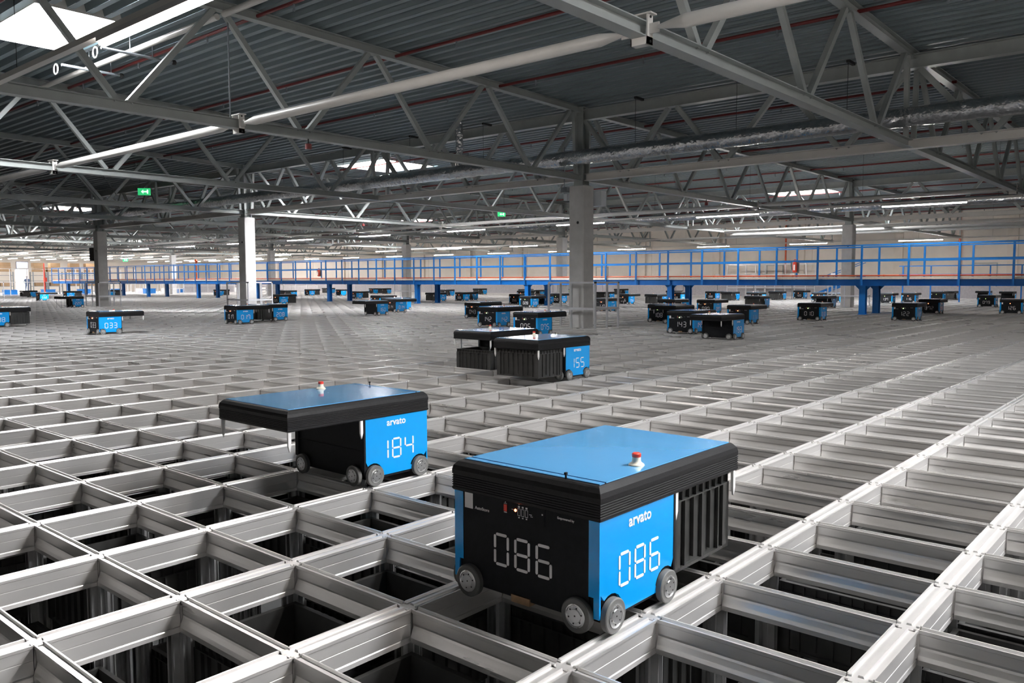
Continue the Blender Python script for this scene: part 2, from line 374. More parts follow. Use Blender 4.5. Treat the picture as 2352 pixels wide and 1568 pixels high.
TOP = MB().box(.062, .945, -.305, .305, .497, .5).mesh('top_panel', M_BLUETOP)
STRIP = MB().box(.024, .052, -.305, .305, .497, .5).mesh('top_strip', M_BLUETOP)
ANT = MB().cyl((0,0,.49), (0,0,.512), .0035, 8).box(-.005, .005, -.004, .004, .512, .52).mesh('antenna', M_BLACK)
SB = MB().lathe([(.029, .5), (.028, .504), (.0175, .512), (.0155, .518), (.0155, .53)], n=20).mesh('stop_base', M_CREAM, True)
SR = MB().lathe([(.0155, .53), (.0165, .532), (.0165, .542), (.013, .545)], n=20).mesh('stop_button', M_REDBTN, True)
TYRE = MB().lathe([(.034, -.013), (.056, -.013), (.0595, -.010), (.0595, .010), (.056, .013), (.040, .013), (.040, -.004)], axis='y', n=28).mesh('tyre', M_TIRE, True)
hb = MB().lathe([(.040, -.012), (.040, -.015), (.036, -.016), (.034, -.0135), (.024, -.0135), (.022, -.0155), (.004, -.0155)], axis='y', n=28)
hb.k = 1
for k in range(6):
    a = 2*math.pi*k/6+.3; r = .027 if k < 6 else 0
    hb.cyl((r*math.cos(a), -.0145, r*math.sin(a)), (r*math.cos(a), -.0152, r*math.sin(a)), .003, 6)
hb.cyl((0, -.0155, 0), (0, -.0162, 0), .003, 6)
HUB = hb.mesh('hub', [M_HUB, M_HOLE], True)
HUBF = MB().lathe([(.042, -.010), (.042, -.0165), (.002, -.0165)], axis='y', n=14).mesh('hub', M_HUB, True)
TYREF = MB().lathe([(.03, -.013), (.059, -.013), (.059, .013), (.03, .013)], axis='y', n=14).mesh('tyre', M_TIRE, True)
PIN = MB().sweep([(-.008, -.005), (.008, -.005), (.008, .005), (-.008, .005)], (0,0,0), (0,0,-.07)).mesh('guide_pin', M_PIN)
pn = MB(); pn.add([(-.009,-.006,0),(.009,-.006,0),(.009,.006,0),(-.009,.006,0),(-.009,-.006,-.075),(.009,-.006,-.075),(.009,.006,-.075),(-.009,.006,-.075),(0,-.004,-.108),(0,.004,-.108)],
    [(0,1,2,3),(0,4,5,1),(1,5,6,2),(2,6,7,3),(3,7,4,0),(4,8,5),(5,8,9,6),(6,9,7),(7,9,8,4)])
PIN = pn.mesh('guide_pin', M_PIN)
cp = MB(); cp.k = 0; cp.box(-.0105, -.0085, .068, .082, .349, .373); cp.k = 1
for y, z, w, h in ((.075, .381, .004, .004), (.075, .345, .014, .003), (.042, .361, .008, .002), (.075, .376, .014, .002), (-.04, .356, .012, .002), (-.045, .35, .01, .002), (-.092, .366, .005, .005), (.012, .384, .004, .003)):
    cp.box(-.0095, -.0085, y-w/2, y+w/2, z-h/2, z+h/2)
for y in (.012, -.005, -.022):
    for a, b, c, d in ((-.006, -.005, -.014, .012), (.005, .006, -.014, .012), (-.006, .006, -.014, -.0125), (-.006, .006, .0105, .012)): cp.box(-.0095, -.0085, y+a, y+b, .357+c, .357+d)
    cp.box(-.0095, -.0085, y-.004, y+.004, .372, .378); cp.box(-.0095, -.0085, y-.003, y+.003, .335, .339)
CTRL = cp.mesh('control_panel', [M_REDBTN, M_WHITE])
cp.k = 0
LED = MB().lathe([(.005, -.0105), (.005, -.0085)], axis='x', n=10)
LEDR = LED.mesh('status_light', M_LEDR); LEDG = LED.mesh('status_light', M_LEDG)
LEDBIG = MB().lathe([(.011, -.014), (.011, -.0085)], axis='x', n=10)
LEDRB = LEDBIG.mesh('status_light', M_LEDR); LEDGB = LEDBIG.mesh('status_light', M_LEDG)
STK = MB().box(-.0075, -.006, .236, .276, .327, .384).mesh('sticker', M_WHITE)
CONN = MB().box(-.012, .03, -.037, .047, .03, .056).mesh('charging_contact', M_BRASS)
lf = MB(); lf.box(.50, .945, -.3, .3, 0, .018); LIFT = lf.mesh('gripper_plate', M_BLACK)
def held_bin(x, y, z, lab): tag(put('storage_bin', BINM, None, (x, y, z)), lab, 'bin')
def HB(num, lab, verb):
    if num and num in lab: w = 'black bin %s the robot %s' % (verb, lab.split(', ', 1)[1])
    else: w = 'black bin %s the %s' % (verb, lab.replace(' with a bin', '').replace('storage ', ''))
    return ' '.join(w.split()[:16])
def robot(num, X, j, f, b, lab, drop=0.0, big=False, mid=True, green=False, shownum=True):
    """f=0: body on the -X side; f=1: turned half round. Empty sits under the middle of the front edge."""
    Y = PY*j + .352; r = thing('storage_robot', lab, 'robot', (X, Y, 0.0), math.pi if f else 0.0, 'storage robots on the grid')
    put('housing', HOUS, r); put('side_panel', SPR, r); put('side_panel', SPL, r); put('front_panel', FRONT, r)
    c = put('cover', COVER, r); put('top_panel', TOP, c); put('top_strip', STRIP, c)
    e = put('emergency_stop', SB, r, (.34, -.245, 0)); put('stop_button', SR, e)
    ty, hu = (TYRE, HUB) if (big or mid) else (TYREF, HUBF)
    for x, y, rz in ((.06, -.3355, 0), (.405, -.3355, 0), (.06, .3355, math.pi), (.405, .3355, math.pi), (-.014, -.245, -math.pi/2), (-.014, .245, -math.pi/2), (.482, -.245, math.pi/2), (.482, .245, math.pi/2)):
        w = put('wheel', ty, r, (x, y, .0598), rz); put('hub', hu, w)
    for x, y in ((.487, -.322), (.487, .322), (.955, -.322), (.955, .322)): put('guide_pin', PIN, r, (x, y, .388))
    if shownum:
        if big:
            for ci in range(len(num)):
                nm = digits(num, ci); nm.name = 'digit'
                for q, rz in (((.235, -.3282, .195), 0), ((.235, .3282, .195), math.pi), ((-.0062, 0, .203), -math.pi/2)): put('digit', nm, r, q, rz)
        if not big: nm = digits(num); put('number_marking', nm, r, (.235, -.3282, .195)); put('number_marking', nm, r, (.235, .3282, .195), math.pi); put('number_marking', nm, r, (-.0062, 0, .203), -math.pi/2)
    for y, rz in ((-.3281, 0), (.3281, math.pi)): put('logo', T_LOGO, r, (.235, y, .348), rz)
    put('sticker', STK, r)
    if big or mid:
        put('control_panel', CTRL, r); put('antenna', ANT, r, (.02, -.17, 0)); put('charging_contact', CONN, r)
        put('lettering', T_AS, r, (-.0063, .19, .334), -math.pi/2); put('lettering', T_EMP, r, (-.0063, -.19, .368), -math.pi/2)
    if big: put('status_light', LEDR if not green else LEDG, r, (0, .028, .36))
    else: put('status_light', LEDRB if not green else LEDGB, r, (0, .028, .35))
    s = -1 if f else 1; bx = X + s*.722
    if b == 1: held_bin(bx, Y, .068, HB(num, lab, 'held by'))
    if b == 2:
        for sx in (.56, .9):
            for sy in (-.26, .26): MB().box(sx-.003, sx+.003, sy-.008, sy+.008, -drop+.31, .386).obj('lifting_band', M_STEELD, r)
        held_bin(bx, Y, -drop, HB(num, lab, 'lowered by'))
    return r
LB = 'blue and black robot numbered %s, '
robot('086', -.265, -1+1, 0, 1, LB % '086' + 'largest and nearest in the foreground', big=True)
robot('184', .95, 3, 1, 0, LB % '184' + 'with empty overhang, left of the nearest one', big=True)
robot('155', 5.60, 6, 1, 1, LB % '155' + 'holding a ribbed bin in the middle distance', big=True)
robot('146', 6.361, 8, 1, 2, 'black covered storage robot lowering its bin, half hidden behind robot 155', drop=.06, shownum=False)
R = [['142', 12.61, 17, 0, 0,'third of the cluster behind robot 155'], ['075', 10.71, 13, 0, 0,'right behind robot 155'], ['043', 15.78, 22, 0, 0,'left behind robot 142'], ['033', 5.21, 24, 0, 0,'alone at left on the open grid'],
 ['038', 4.57, 31, 0, 1,'cut by the left edge, carrying a bin'], ['032', 16.18, 73, 0, 0,'small and bright at far left'], ['224', 19.83, 81, 0, 1,'far left just before the dark column'], ['220', 12.737, 52, 1, 2,'beside the dark left column'],
 ['017', 9.35, 26, 0, 0,'before the white column'], ['208', 11.36, 27, 1, 1,'turned back to back with robot 017'], ['029', 20.41, 47, 0, 1,'above robot 208'], ['221', 31.1, 67, 1, 1,'beyond the cage of the white column'], ['106', 35.16, 73, 0, 1,'beyond robot 221 under the platform'],
 ['105', 30.16, 56, 0, 1,'under the platform between its blue legs'], ['160', 15.76, 28, 1, 0,'with overhang to the left and empty'], ['014', 17.38, 30, 0, 0,'touching robot 160'], ['242', 29.63, 44, 1, 1,'with pale ribbed bin by a platform leg'], ['006', 30.28, 43, 0, 0,'right of robot 242'],
 ['066', 27.58, 34, 0, 0,'left of the platform leg near the big column'], ['028', 24.2, 29, 0, 0,'right at the platform leg left of the big column'], ['024', 28.4, 32, 1, 0,'behind the cage of the big column'], ['050', 29.93, 33, 0, 0,'left behind the big column'],
 ['110', 22.68, 22, 0, 0,'seen through the cage of the big column'], ['056', 30.59, 28, 0, 0,'right of the cage of the big column'], ['008', 36.74, 29, 0, 0,'behind a platform leg'], ['108', 17.21, 14, 0, 0,'partly covered by robot 143'], ['143', 13.41, 10, 0, 0,'in the right middle cluster'],
 ['193', 12.8, 8, 1, 0,'front of the right middle cluster, overhang empty'], ['097', 22.63, 16, 0, 0,'rear of the right middle cluster'], ['111', 17.71, 11, 0, 0,'right of the middle cluster behind robot 193'], ['088', 40.72, 29, 0, 0,'far back below the platform right of its legs'],
 ['120', 46.55, 25, 0, 0,'far back near the stairs'], ['010', 20.68, 10, 0, 0,'alone below the fire extinguisher'], ['122', 22.17, 7, 0, 0,'before the blue legs at right'], ['072', 27.55, 8, 0, 0,'just right of and behind robot 122'], ['137', 39.49, 15, 0, 0,'right of the paired blue legs in the far row'],
 ['116', 40.76, 14, 0, 0,'peeking over the top of robot 122'], ['079', 36.3, 8, 0, 0,'in deep shade at far right'], ['126', 29.1, 5, 0, 0,'at the right edge of the photo']]
for n, (num, X, j, f, b, t) in enumerate(R):
    robot(num, X, j, f, b, LB % num + t, drop=.33, mid=X < 24, green=num in ('142', '075', '143', '108', '010', '122', '137', '079', '050', '028'))
A = [(19.75+.47, 90, 1, 1, 'dark storage robot with a bin at far left, behind robot 032'), (24.35, 87, 0, 1, 'small blue storage robot with a bin just right of the dark left column'), (35.98, 69, 0, 0, 'small storage robot far back, left of robot 105'),
 (19.35, 32, 1, 1, 'blue and black storage robot half hidden right behind robot 014'), (21.36, 38, 0, 0, 'flat black topped storage robot behind robot 160'), (30.37, 80, 0, 1, 'small storage robot with a bin beside a platform leg left of the white column'),
 (32.19, 44, 1, 1, 'storage robot just right of robot 006'), (40.2, 58, 1, 1, 'storage robot behind robot 242 in the far row'), (46.75, 62, 1, 1, 'storage robot behind robot 006 in the farthest row'), (31.7, 26, 1, 1, 'storage robot with a pale ribbed bin behind robot 108'),
 (23.43, 18, 1, 0, 'storage robot hidden behind robot 097, its cover to the left'), (30.22, 18, 1, 1, 'storage robot with an open front behind robot 111'), (40.8, 27, 1, 1, 'storage robot with white pins right of robot 088'), (43.88, 25, 1, 1, 'storage robot with white pins near the far stairs, left of robot 120'),
 (31.9, 15, 1, 0, 'storage robot peeking over robot 010'), (46.01, 14, 0, 0, 'dim storage robot in the far row right of robot 116'), (49.27, 14, 1, 1, 'dim storage robot with a bin in the far row behind robot 072'), (50.67, 12, 1, 0, 'dim storage robot above the one in deep shade at far right'),
 (49.34, 10, 1, 0, 'dim rearmost storage robot over the one at the right edge'), (37.24, 45, 0, 0, 'storage robot in the far row behind robot 066'), (41.83, 48, 1, 1, 'storage robot with a bin in the far row behind robot 028'), (43.4, 84, 1, 1, 'dark storage robot with a bin far back, left of the third column'),
 (43.2, 76, 0, 1, 'tiny blue storage robot with a bin left of the grey column behind the platform'), (44.54, 75, 1, 1, 'tiny storage robot with a bin right before the cage of that grey column'), (36.71, 35, 1, 1, 'dark storage robot with a bin seen through the cage of the large column'), (43.29, 34, 1, 1, 'dark storage robot with a bin far behind a platform leg'),
 (17.3, 13, 1, 0, 'flat black topped storage robot left behind robot 111'), (38.5, 18, 0, 0, 'storage robot with a bluish top just left of the right hand column'), (40.2, 20, 0, 1, 'storage robot with a lit red light left of the right hand column'), (39.5, 24, 1, 0, 'flat storage robot above the open fronted one'),
 (47.0, 50, 0, 1, 'dark storage robot in the farthest row right of the big column'), (50.2, 46, 1, 1, 'dark storage robot at the block wall right of the big column'), (44.0, 53, 0, 1, 'dark storage robot at the block wall, left of the big column')]
DG = ['117', '7', '33', '1', '94', '77', '210', '145', '119', '152', '98', '202', '204', '132', '171', '76', '58', '31', '18', '62', '63', '41', '75', '78', '114', '109', '36', '112', '133', '92', '151', '96', '64']
for n, (X, j, f, b, lab) in enumerate(A):
    robot('', X, j, f, b, lab, mid=False, shownum=False, green=n % 3 == 0)

# ------------------------------------------------------------------ columns with guard cages
def column(X, Y, lab, cage_lab=None, plain=False):
    c = thing('concrete_column', lab, 'column', (X, Y, -4))
    w = .22; m = MB(); b = .02
    m.sweep([(-w+b,-w),(w-b,-w),(w,-w+b),(w,w-b),(w-b,w),(-w+b,w),(-w,w-b),(-w,-w+b)], (0,0,0), (0,0,7.45), up=(0,1,0)); m.obj('shaft', M_CONC, c)
    h = MB(); h.ibeam((0,0,7.45), (0,0,9.34), .26, .28, .018, up=(1,0,0)); h.box(-.17, .17, -.17, .17, 7.45, 7.475); h.box(-.16, .16, -.16, .16, 9.32, 9.34)
    h.obj('steel_head', M_STEEL, c)
    MB().cyl((-w-.004, -.05, 6.56), (-w+.01, -.05, 6.56), .035, 14).obj('round_socket', M_HOLE, c)
    if cage_lab:
        x0, x1, y0, y1 = X-.46, X+.52, Y-.75, Y+.66; g = thing('guard_cage', cage_lab, 'guard cage', (x0, y0, 0)); a, b2 = x1-x0, y1-y0; H = 1.10
        for px, py in ((0, 0), (a, 0), (a, b2), (0, b2), (a/2, 0), (0, b2/2), (a, b2/2), (a/2, b2)):
            pm = MB(); t = .02
            pm.sweep([(-t,-t),(-.005,-t),(-.005,-.012),(.005,-.012),(.005,-t),(t,-t),(t,-.005),(.012,-.005),(.012,.005),(t,.005),(t,t),(.005,t),(.005,.012),(-.005,.012),(-.005,t),(-t,t),(-t,.005),(-.012,.005),(-.012,-.005),(-t,-.005)], (px, py, 0), (px, py, H-.02), up=(0,1,0))
            pm.obj('cage_post', M_ALU, g)
        for z in (H, .47):
            for p, q in (((0,0),(a,0)), ((a,0),(a,b2)), ((a,b2),(0,b2)), ((0,b2),(0,0))):
                MB().bar((p[0],p[1],z-(.0 if z > 1 else 0)), (q[0],q[1],z), .042, .042 if z > 1 else .055).obj('cage_rail', M_ALU, g)
        for px, py in ((0,0),(a,0)): MB().box(px-.022, px+.022, py-.022, py+.022, H-.022, H+.023).obj('corner_cap', M_CABLE, g)
Y5 = [10.62, 25.73, 38.2, 53.6, 69.0]
column(14.18, Y5[0], 'large grey concrete column with steel head right of centre', 'aluminium guard cage around the large column right of centre')
column(14.18, Y5[1], 'white lit concrete column left of centre', 'aluminium guard cage around the white column left of centre')
column(14.18, Y5[2], 'dark shaded concrete column at far left', 'aluminium guard cage around the dark left column')
column(14.18, Y5[3], 'concrete column just outside the left edge, only its cage showing', 'pale guard cage cut by the left edge of the photo')
column(33.42, Y5[0]+.05, 'concrete column behind the platform at right', 'aluminium guard cage around the right hand column behind the platform')
column(33.42, Y5[1]+.2, 'concrete column mostly hidden behind the large one', 'guard cage around the column hidden behind the large one')
column(33.42, Y5[2]+.3, 'grey concrete column behind the platform, between the large and the white one', 'guard cage around the grey column behind the platform near robot 014')
column(33.42, Y5[3]+.3, 'small grey concrete column just right of the white one', 'guard cage around the small column just right of the white one')
column(33.42, Y5[4]+.4, 'pale slim concrete column behind the platform at left', 'white guard cage around the pale slim column behind the platform')
bx = thing('wall_box', 'light grey equipment box mounted on the right side of the large column', 'box', (14.42, 10.3, 2.98))
MB().box(0, .22, -.1, .38, .0, .36).obj('enclosure', M_BOXW, bx); MB().cyl((.1, .4, .3), (.1, .4, 1.2), .012, 8).obj('conduit', M_STEELD, bx)
bx = thing('junction_box', 'small dark box and bracket on the left of the large column head', 'box', (13.9, 10.8, 3.1))
MB().box(-.08, .02, .0, .1, 0, .16).obj('enclosure', M_BOXW, bx); MB().box(-.12, 0, -.02, .16, .2, .32).obj('bracket', M_STEELD, bx); MB().cyl((-.05, .1, .16), (-.05, .1, 1.3), .012, 8).obj('conduit', M_STEELD, bx)
sp = thing('loudspeaker', 'black loudspeaker box on the left side of the dark left column', 'speaker', (14.1, 38.75, 2.1)); MB().box(-.12, .12, -.12, .2, 0, .62).obj('case', M_CABLE, sp); MB().box(-.02, .04, -.34, -.12, .25, .33).obj('mount', M_STEELD, sp)

# ------------------------------------------------------------------ roof trusses
BC, = (3.66,)
YL = [-4.5, 3.1, 10.62, 18.18, 25.73, 31.96, 38.2, 45.9, 53.6, 61.3, 69.0, 76.7, 84.4, 92.1]
def truss(x0, x1, Y, lab, group=None, detail=True):
    t = thing('roof_truss', lab, 'roof truss', (x0, Y, BC), 0, group); L = x1-x0; c = L/2 + (.0)
    zt = lambda u: zr(x0+u) - .085 - BC
    n = 8; m = MB()
    m.ibeam((0,0,zt(0)), (L,0,zt(L)), .16, .15, .014); m.obj('top_chord', M_STEEL, t)
    m = MB(); m.ibeam((.1,0,0), (L-.1,0,0), .17, .15, .012)
    for s in (0.5,): pass
    m.obj('bottom_chord', M_STEEL, t)
    web = MB() if not detail else None
    for k in (-3, -2, -1, 0, 1, 2, 3):
        u = c + k*3.07
        for e in (-1, 1):
            v = u + e*1.535
            if v < .2 or v > L-.2: v = max(.15, min(L-.15, v))
            a = (u+e*.09, 0, zt(u)-.075); b = (v-e*.09, 0, .075)
            if detail: MB().bar(a, b, .085, .085, up=(0,1,0)).obj('web_diagonal', M_STEEL, t)
            else: web.bar(a, b, .085, .085, up=(0,1,0))
    if not detail: web.obj('web', M_STEEL, t)
    if detail:
        g = MB(); u = c + .3
        g.box(u-.05, u+.05, -.1, .1, -.15, -.076); g.box(u-.05, u+.05, -.1, -.085, -.15, .16); g.box(u-.05, u+.05, .085, .1, -.15, .16); g.box(u-.06, u+.06, -.14, .14, .14, .155)
        g.k = 1
        for zz in (-.12, .0, .12):
            g.cyl((u, -.1, zz), (u, -.108, zz), .014, 8); g.cyl((u, .1, zz), (u, .108, zz), .014, 8)
        g.obj('bolted_bracket', [M_TUBE, M_HOLE], t)
XB = [-5.06, 14.18, 33.42, 52.66]
names = {3.1: 'crossing the upper right corner of the photo', 10.62: 'on the line of the large column', 18.18: 'between the large and the white column lines', 25.73: 'on the line of the white column', -4.5: 'nearest the viewer, beyond the right edge',
         31.96: 'between the white and the dark column lines', 38.2: 'on the line of the dark left column', 45.9: 'behind the dark left column line'}
for bi in range(3):
    for Y in YL:
        if bi == 0 and Y > 39: continue
        if bi == 2 and Y < 5: continue
        det = Y < 27 and bi < 2
        if Y < 46: lab = 'zigzag truss %s, %s bay' % (names[Y], ['near left', 'middle', 'far'][bi]); g = 'roof trusses'
        else: lab = '%s distant zigzag truss behind the dark column line, %s bay' % (ORD[YL.index(Y)-7], ['', 'middle', 'wall side'][bi]); g = 'distant roof trusses'
        truss(XB[bi], XB[bi+1], Y, lab, g, det)
YG = [-4.5, 10.62, 25.73, 38.2, 53.6, 69.0, 84.4, 99.0]
gn = ['nearest viewer, running out over the right side', 'between the large and the white column', 'between the white and the dark left column', 'behind the dark left column', 'over the far grid', 'over the far grid edge', 'over the work area']
for gi, X in enumerate((14.18, 33.42)):
    for k in range(len(YG)-1):
        y0, y1 = YG[k], YG[k+1]; L = y1-y0
        if gi == 0 and k > 3: continue
        t = thing('roof_girder', 'pale steel lattice girder %s, %s column row' % (gn[k], ['first', 'second'][gi]), 'girder', (X, y0, BC), 0, 'roof girders')
        m = MB(); m.ibeam((0,.14,0), (0,L-.14,0), .2, .17, .014); m.obj('bottom_chord', M_TUBE, t)
        m = MB(); m.ibeam((0,0,1.5), (0,L,1.5), .2, .26, .018); m.obj('top_chord', M_STEEL, t)
        n = max(2, round(L/2.5)); s = L/n; det = k < 3 and gi == 0; web = MB()
        for q in range(n):
            for e in (0, 1):
                a = (0, (q+e)*s + (.1 if e == 0 else -.1), 1.37); b = (0, (q+.5)*s + (-.08 if e == 0 else .08), .08)
                if det: MB().bar(a, b, .1, .1, up=(1,0,0)).obj('web_diagonal', M_STEEL, t)
                else: web.bar(a, b, .1, .1, up=(1,0,0))
        if not det: web.obj('web', M_STEEL, t)
# ties between trusses
tn = 0
for X, XX in ((4.85, 'near'), (24.1, 'middle'), (43.3, 'far')):
    for a, b in zip(YL[:-1], YL[1:]):
        if (X < 10 and b > 39) or (X > 20 and a < 3): continue
        lab = {(-4.5, 3.1): 'white round tie tube leaving the top edge at right', (3.1, 10.62): 'long white round tie tube crossing the upper middle of the photo', (10.62, 18.18): 'bright white tie tube at upper left below the truss',
               (18.18, 25.73): 'white tie tube cut by the left edge'}.get((a, b)) if X < 10 else None
        g = None
        if not lab: lab = 'thin pale tie tube in the %s bays, %s from the right' % (XX, ORD[YL.index(a)]); g = 'distant tie tubes'
        t = thing('tie_tube', lab, 'tie tube', (X, a, BC), 0, g); L = b-a; m = MB()
        m.cyl((0,.5,0), (0,L-.5,0), .068, 16); m.cyl((0,.2,0), (0,.5,0), .02, 16, .068); m.cyl((0,L-.5,0), (0,L-.2,0), .068, 16, .02)
        m.obj('tube', M_TUBE, t, True)
        for yy in (.11, L-.21): MB().box(-.008, .008, yy, yy+.12, -.05, .05).obj('end_plate', M_TUBE, t)
for a, b, lab in ((10.62, 18.18, 'slim white tube under the roof sheet at upper left'), (3.1, 10.62, 'slim white tube under the roof sheet, leaving the top edge')):
    t = tag(MB().cyl((4.6, a+.1, 5.3), (4.6, b-.1, 5.3), .05, 14).obj('roof_tube', M_TUBE, smooth=True), lab, 'tube')

# ------------------------------------------------------------------ sprinkler pipes
px = 2.3; n = 0
while px < 53:
    if abs(px-14.1) > .5:
        z = zr(px)-.07; y0, y1 = (0 if px < 14 else 3), (45 if px < 14 else 99)
        p = thing('sprinkler_pipe', 'dark red sprinkler pipe under the roof sheet, number %s from the left foreground' % ['one', 'two', 'three', 'four', 'five', 'six', 'seven', 'eight', 'nine', 'ten', 'eleven', 'twelve', 'thirteen', 'fourteen', 'fifteen', 'sixteen', 'seventeen', 'eighteen'][n], 'pipe', (px, y0, z), 0, 'sprinkler pipes')
        p['label'] = ['dark red sprinkler pipe under the roof, the leftmost beside the near rooflight', 'dark red sprinkler pipe second from the near rooflight', 'dark red sprinkler pipe third from the near rooflight', 'dark red sprinkler pipe last before the large column'][n] if n < 4 else 'thin red sprinkler pipe under the roof, %s one beyond the large column' % ORD[n-4]
        if n >= 4: p['group'] = 'sprinkler pipes beyond the large column'
        MB().cyl((0,0,0), (0,y1-y0,0), .03, 10).obj('pipe', M_REDP, p, True)
        hd = MB(); hd.cyl((0,0,-.02), (0,0,-.12), .018, 8); hd.cyl((0,0,-.12), (0,0,-.14), .03, 8, .012); hm = hd.mesh('sprinkler_head', M_STEELD)
        q = 1.2+(n % 2)*.6
        while q < (40 if px < 14 else 30): put('sprinkler_head', hm, p, (0, q, 0)); q += 2.6
        n += 1
    px += 2.95
# ------------------------------------------------------------------ foil ducts
def duct(X, y0, y1, z, r, lab, seg=.6):
    m = MB(); k = 40; n = int((y1-y0)/.12); pr = []
    for i in range(n+1): pr.append((r*(1+.02*math.sin(i*1.7)+random.uniform(-.012, .012)+(-.05 if i % 8 == 0 else 0)), y0+(y1-y0)*i/n))
    m.lathe(pr, (X, 0, z), 'y', 18)
    return tag(m.obj('foil_duct', M_FOIL, smooth=True), lab, 'duct')
DUCT1 = duct(13.35, -3, 42, 4.02, .17, 'silver foil wrapped round duct running along the first column row')
duct(31.8, 4, 75, 4.05, .17, 'dark silver foil duct running along the second column row')
m = MB(); m.lathe([(.1*(1+.05*math.sin(k*2.1)), -.9+k*.06) for k in range(25)], (13.35, 14.0, 4.75), 'z', 14)
m.obj('upright_branch', M_FOIL, DUCT1, True)
# ------------------------------------------------------------------ strip lights
LM_H = MB().box(-.05, .05, 0, 2.4, .0, .05).mesh('housing', M_LAMPH); LM_D = MB().box(-.032, .032, .02, 2.38, -.03, 0).mesh('diffuser', M_LAMP)
def lamp(X, y, z, lab, g): 
    t = thing('strip_light', lab, 'strip light', (X, y, z), 0, g); put('housing', LM_H, t); put('diffuser', LM_D, t)
def trunk(X, y0, y1, z, lab):
    o = tag(MB().box(X-.04, X+.04, y0, y1, z+.05, z+.11).obj('light_trunking', M_TUBE), lab, 'light rail'); y = y0+.6; w = MB().cyl((0, 0, z+.11), (0, 0, zr(X)+.01), .004, 5).mesh('hanger_wire', M_CABLE)
    while y < y1: put('hanger_wire', w, o, (X, y, 0)); y += 3.8
ZL = 3.44
trunk(1.12, -3, 30, ZL, 'grey light rail crossing the top left corner')
lamp(1.12, 4.4, ZL, 'bright strip light glowing at the top edge of the photo at left', None)
lamp(1.12, -2.1, ZL, 'strip light on the near rail, outside the top edge', None)
trunk(24.9, 3, 99, ZL, 'long light rail over the blue platform')
for k in range(9): lamp(24.9, 4.4+6.45*k, ZL, 'warm strip light on the rail over the blue platform, %s from the right' % ORD[k], 'strip lights over the platform')
trunk(49.7, 4, 99, ZL, 'long light rail in front of the cream wall')
for k in range(12): lamp(49.7, 4.3+6.6*k, ZL, 'warm strip light on the rail along the cream wall, %s from the right' % ORD[k], 'strip lights along the wall')
trunk(40, 20, 99, ZL, 'long light rail between the platform and the cream wall')
for k in range(6): lamp(40, 33+7*k, ZL, 'strip light on the rail between platform and wall, %s from the right' % ORD[k], 'strip lights between platform and wall')
for xi, X in enumerate((19.5, 22.6, 27.6, 31.2, 35, 44, 47)):
    trunk(X, 70, 99, ZL, 'light rail over the distant work area, %s from the left' % ORD[xi])
    for k in range(6): lamp(X, 72+4.4*k, ZL, 'bright strip light over the work area, %s row from left, %s from the front' % (ORD[xi], ORD[k]), 'strip lights over the work area')

for k, (X, z) in enumerate(((35.3, 3.5), (38.0, 3.5))):
    tag(MB().cyl((X, 4, z), (X, 17.3+k, z), .07, 12).obj('pale_pipe', M_TUBE, smooth=True), 'long pale pipe under the roof beyond the platform at right, %s' % ['the nearer of the pair', 'the farther of the pair'][k], 'pipe')
# ------------------------------------------------------------------ small roof fittings
def hangrod(p, q, r, lab, m=M_STEELD): tag(MB().cyl(p, q, r, 8).obj('hanger_rod', m), lab, 'rod')
hangrod((4.72, 10.62, BC+.08), (4.72, 10.62, 5.3), .012, 'thin upright steel rod from the roof to the first truss')
cb = thing('cross_brace', 'pair of thin crossing brace rods between the trusses at upper left', 'brace', (7, 22, BC))
MB().cyl((2, -3.75, 1.5), (-2.1, 3.65, .25), .008, 8).obj('brace_rod', M_CABLE, cb); MB().cyl((-2.1, -3.75, 1.5), (2.5, 3.65, .25), .008, 8).obj('brace_rod', M_CABLE, cb)
for x, y, lab in ((6.14, 10.55, 'dark red alarm sounder hanging from the first truss at upper left'), (20.5, 10.55, 'small dark red sounder under the truss right of the large column'), (19.5, 25.6, 'small bright red sounder under the truss right of the white column')):
    t = thing('alarm_sounder', lab, 'alarm', (x, y, 3.5)); MB().cyl((0,0,-.09), (0,0,.0), .055, 14).obj('body', M_REDP, t); MB().cyl((0,0,0), (0,0,.09), .012, 8).obj('stem', M_CABLE, t)
for y, x2, lab in ((13.3, 4.9, 'grey actuator pipe with looped cable at the near rooflight, upper one'), (15.0, 4.7, 'grey actuator pipe at the near rooflight, lower one')):
    t = thing('vent_actuator', lab, 'vent actuator', (3.9, y, 5.15))
    MB().cyl((0,0,0), (x2-3.9+.3,0,0), .025, 10).cyl((.9,0,0), (.9,0,.3), .01, 6).obj('arm', M_STEELD, t); MB().cyl((.5,0,0), (.5,0,.36), .008, 6).obj('hanger', M_STEELD, t)
    m = MB(); R0 = .09; pts = [(-.1, R0*math.cos(a*.5), -.1+R0*math.sin(a*.5)) for a in range(14)]; m.path(pts, .012, 6).obj('cable_loop', M_PIN, t)
    MB().lathe([(.03, 0), (.05, .04), (.03, .08)], (x2-3.9+.3, 0, -.04), 'z', 10).obj('elbow', M_CABLE, t)
BN = ['second left of the large column', 'first left of the large column', 'first right of the large column', 'second right of the large column', 'third right of the large column', 'third left of the large column']
for k, (x, y) in enumerate(((13.7, 16.0), (13.7, 13.2), (13.7, 8.6), (13.7, 6.2), (13.7, 4.0), (13.7, 19))):
    tag(MB().box(x-.3, x+.02, y-.03, y+.03, 5.16, 5.21).obj('bracket_arm', M_CABLE), 'short black bracket arm above the foil duct, %s' % BN[k], 'bracket', 'black bracket arms along the girder')
    hangrod((13.42, y, 4.2), (13.42, y, 5.17), .005, 'thin duct hanger wire at the bracket arm %s' % BN[k], M_CABLE)
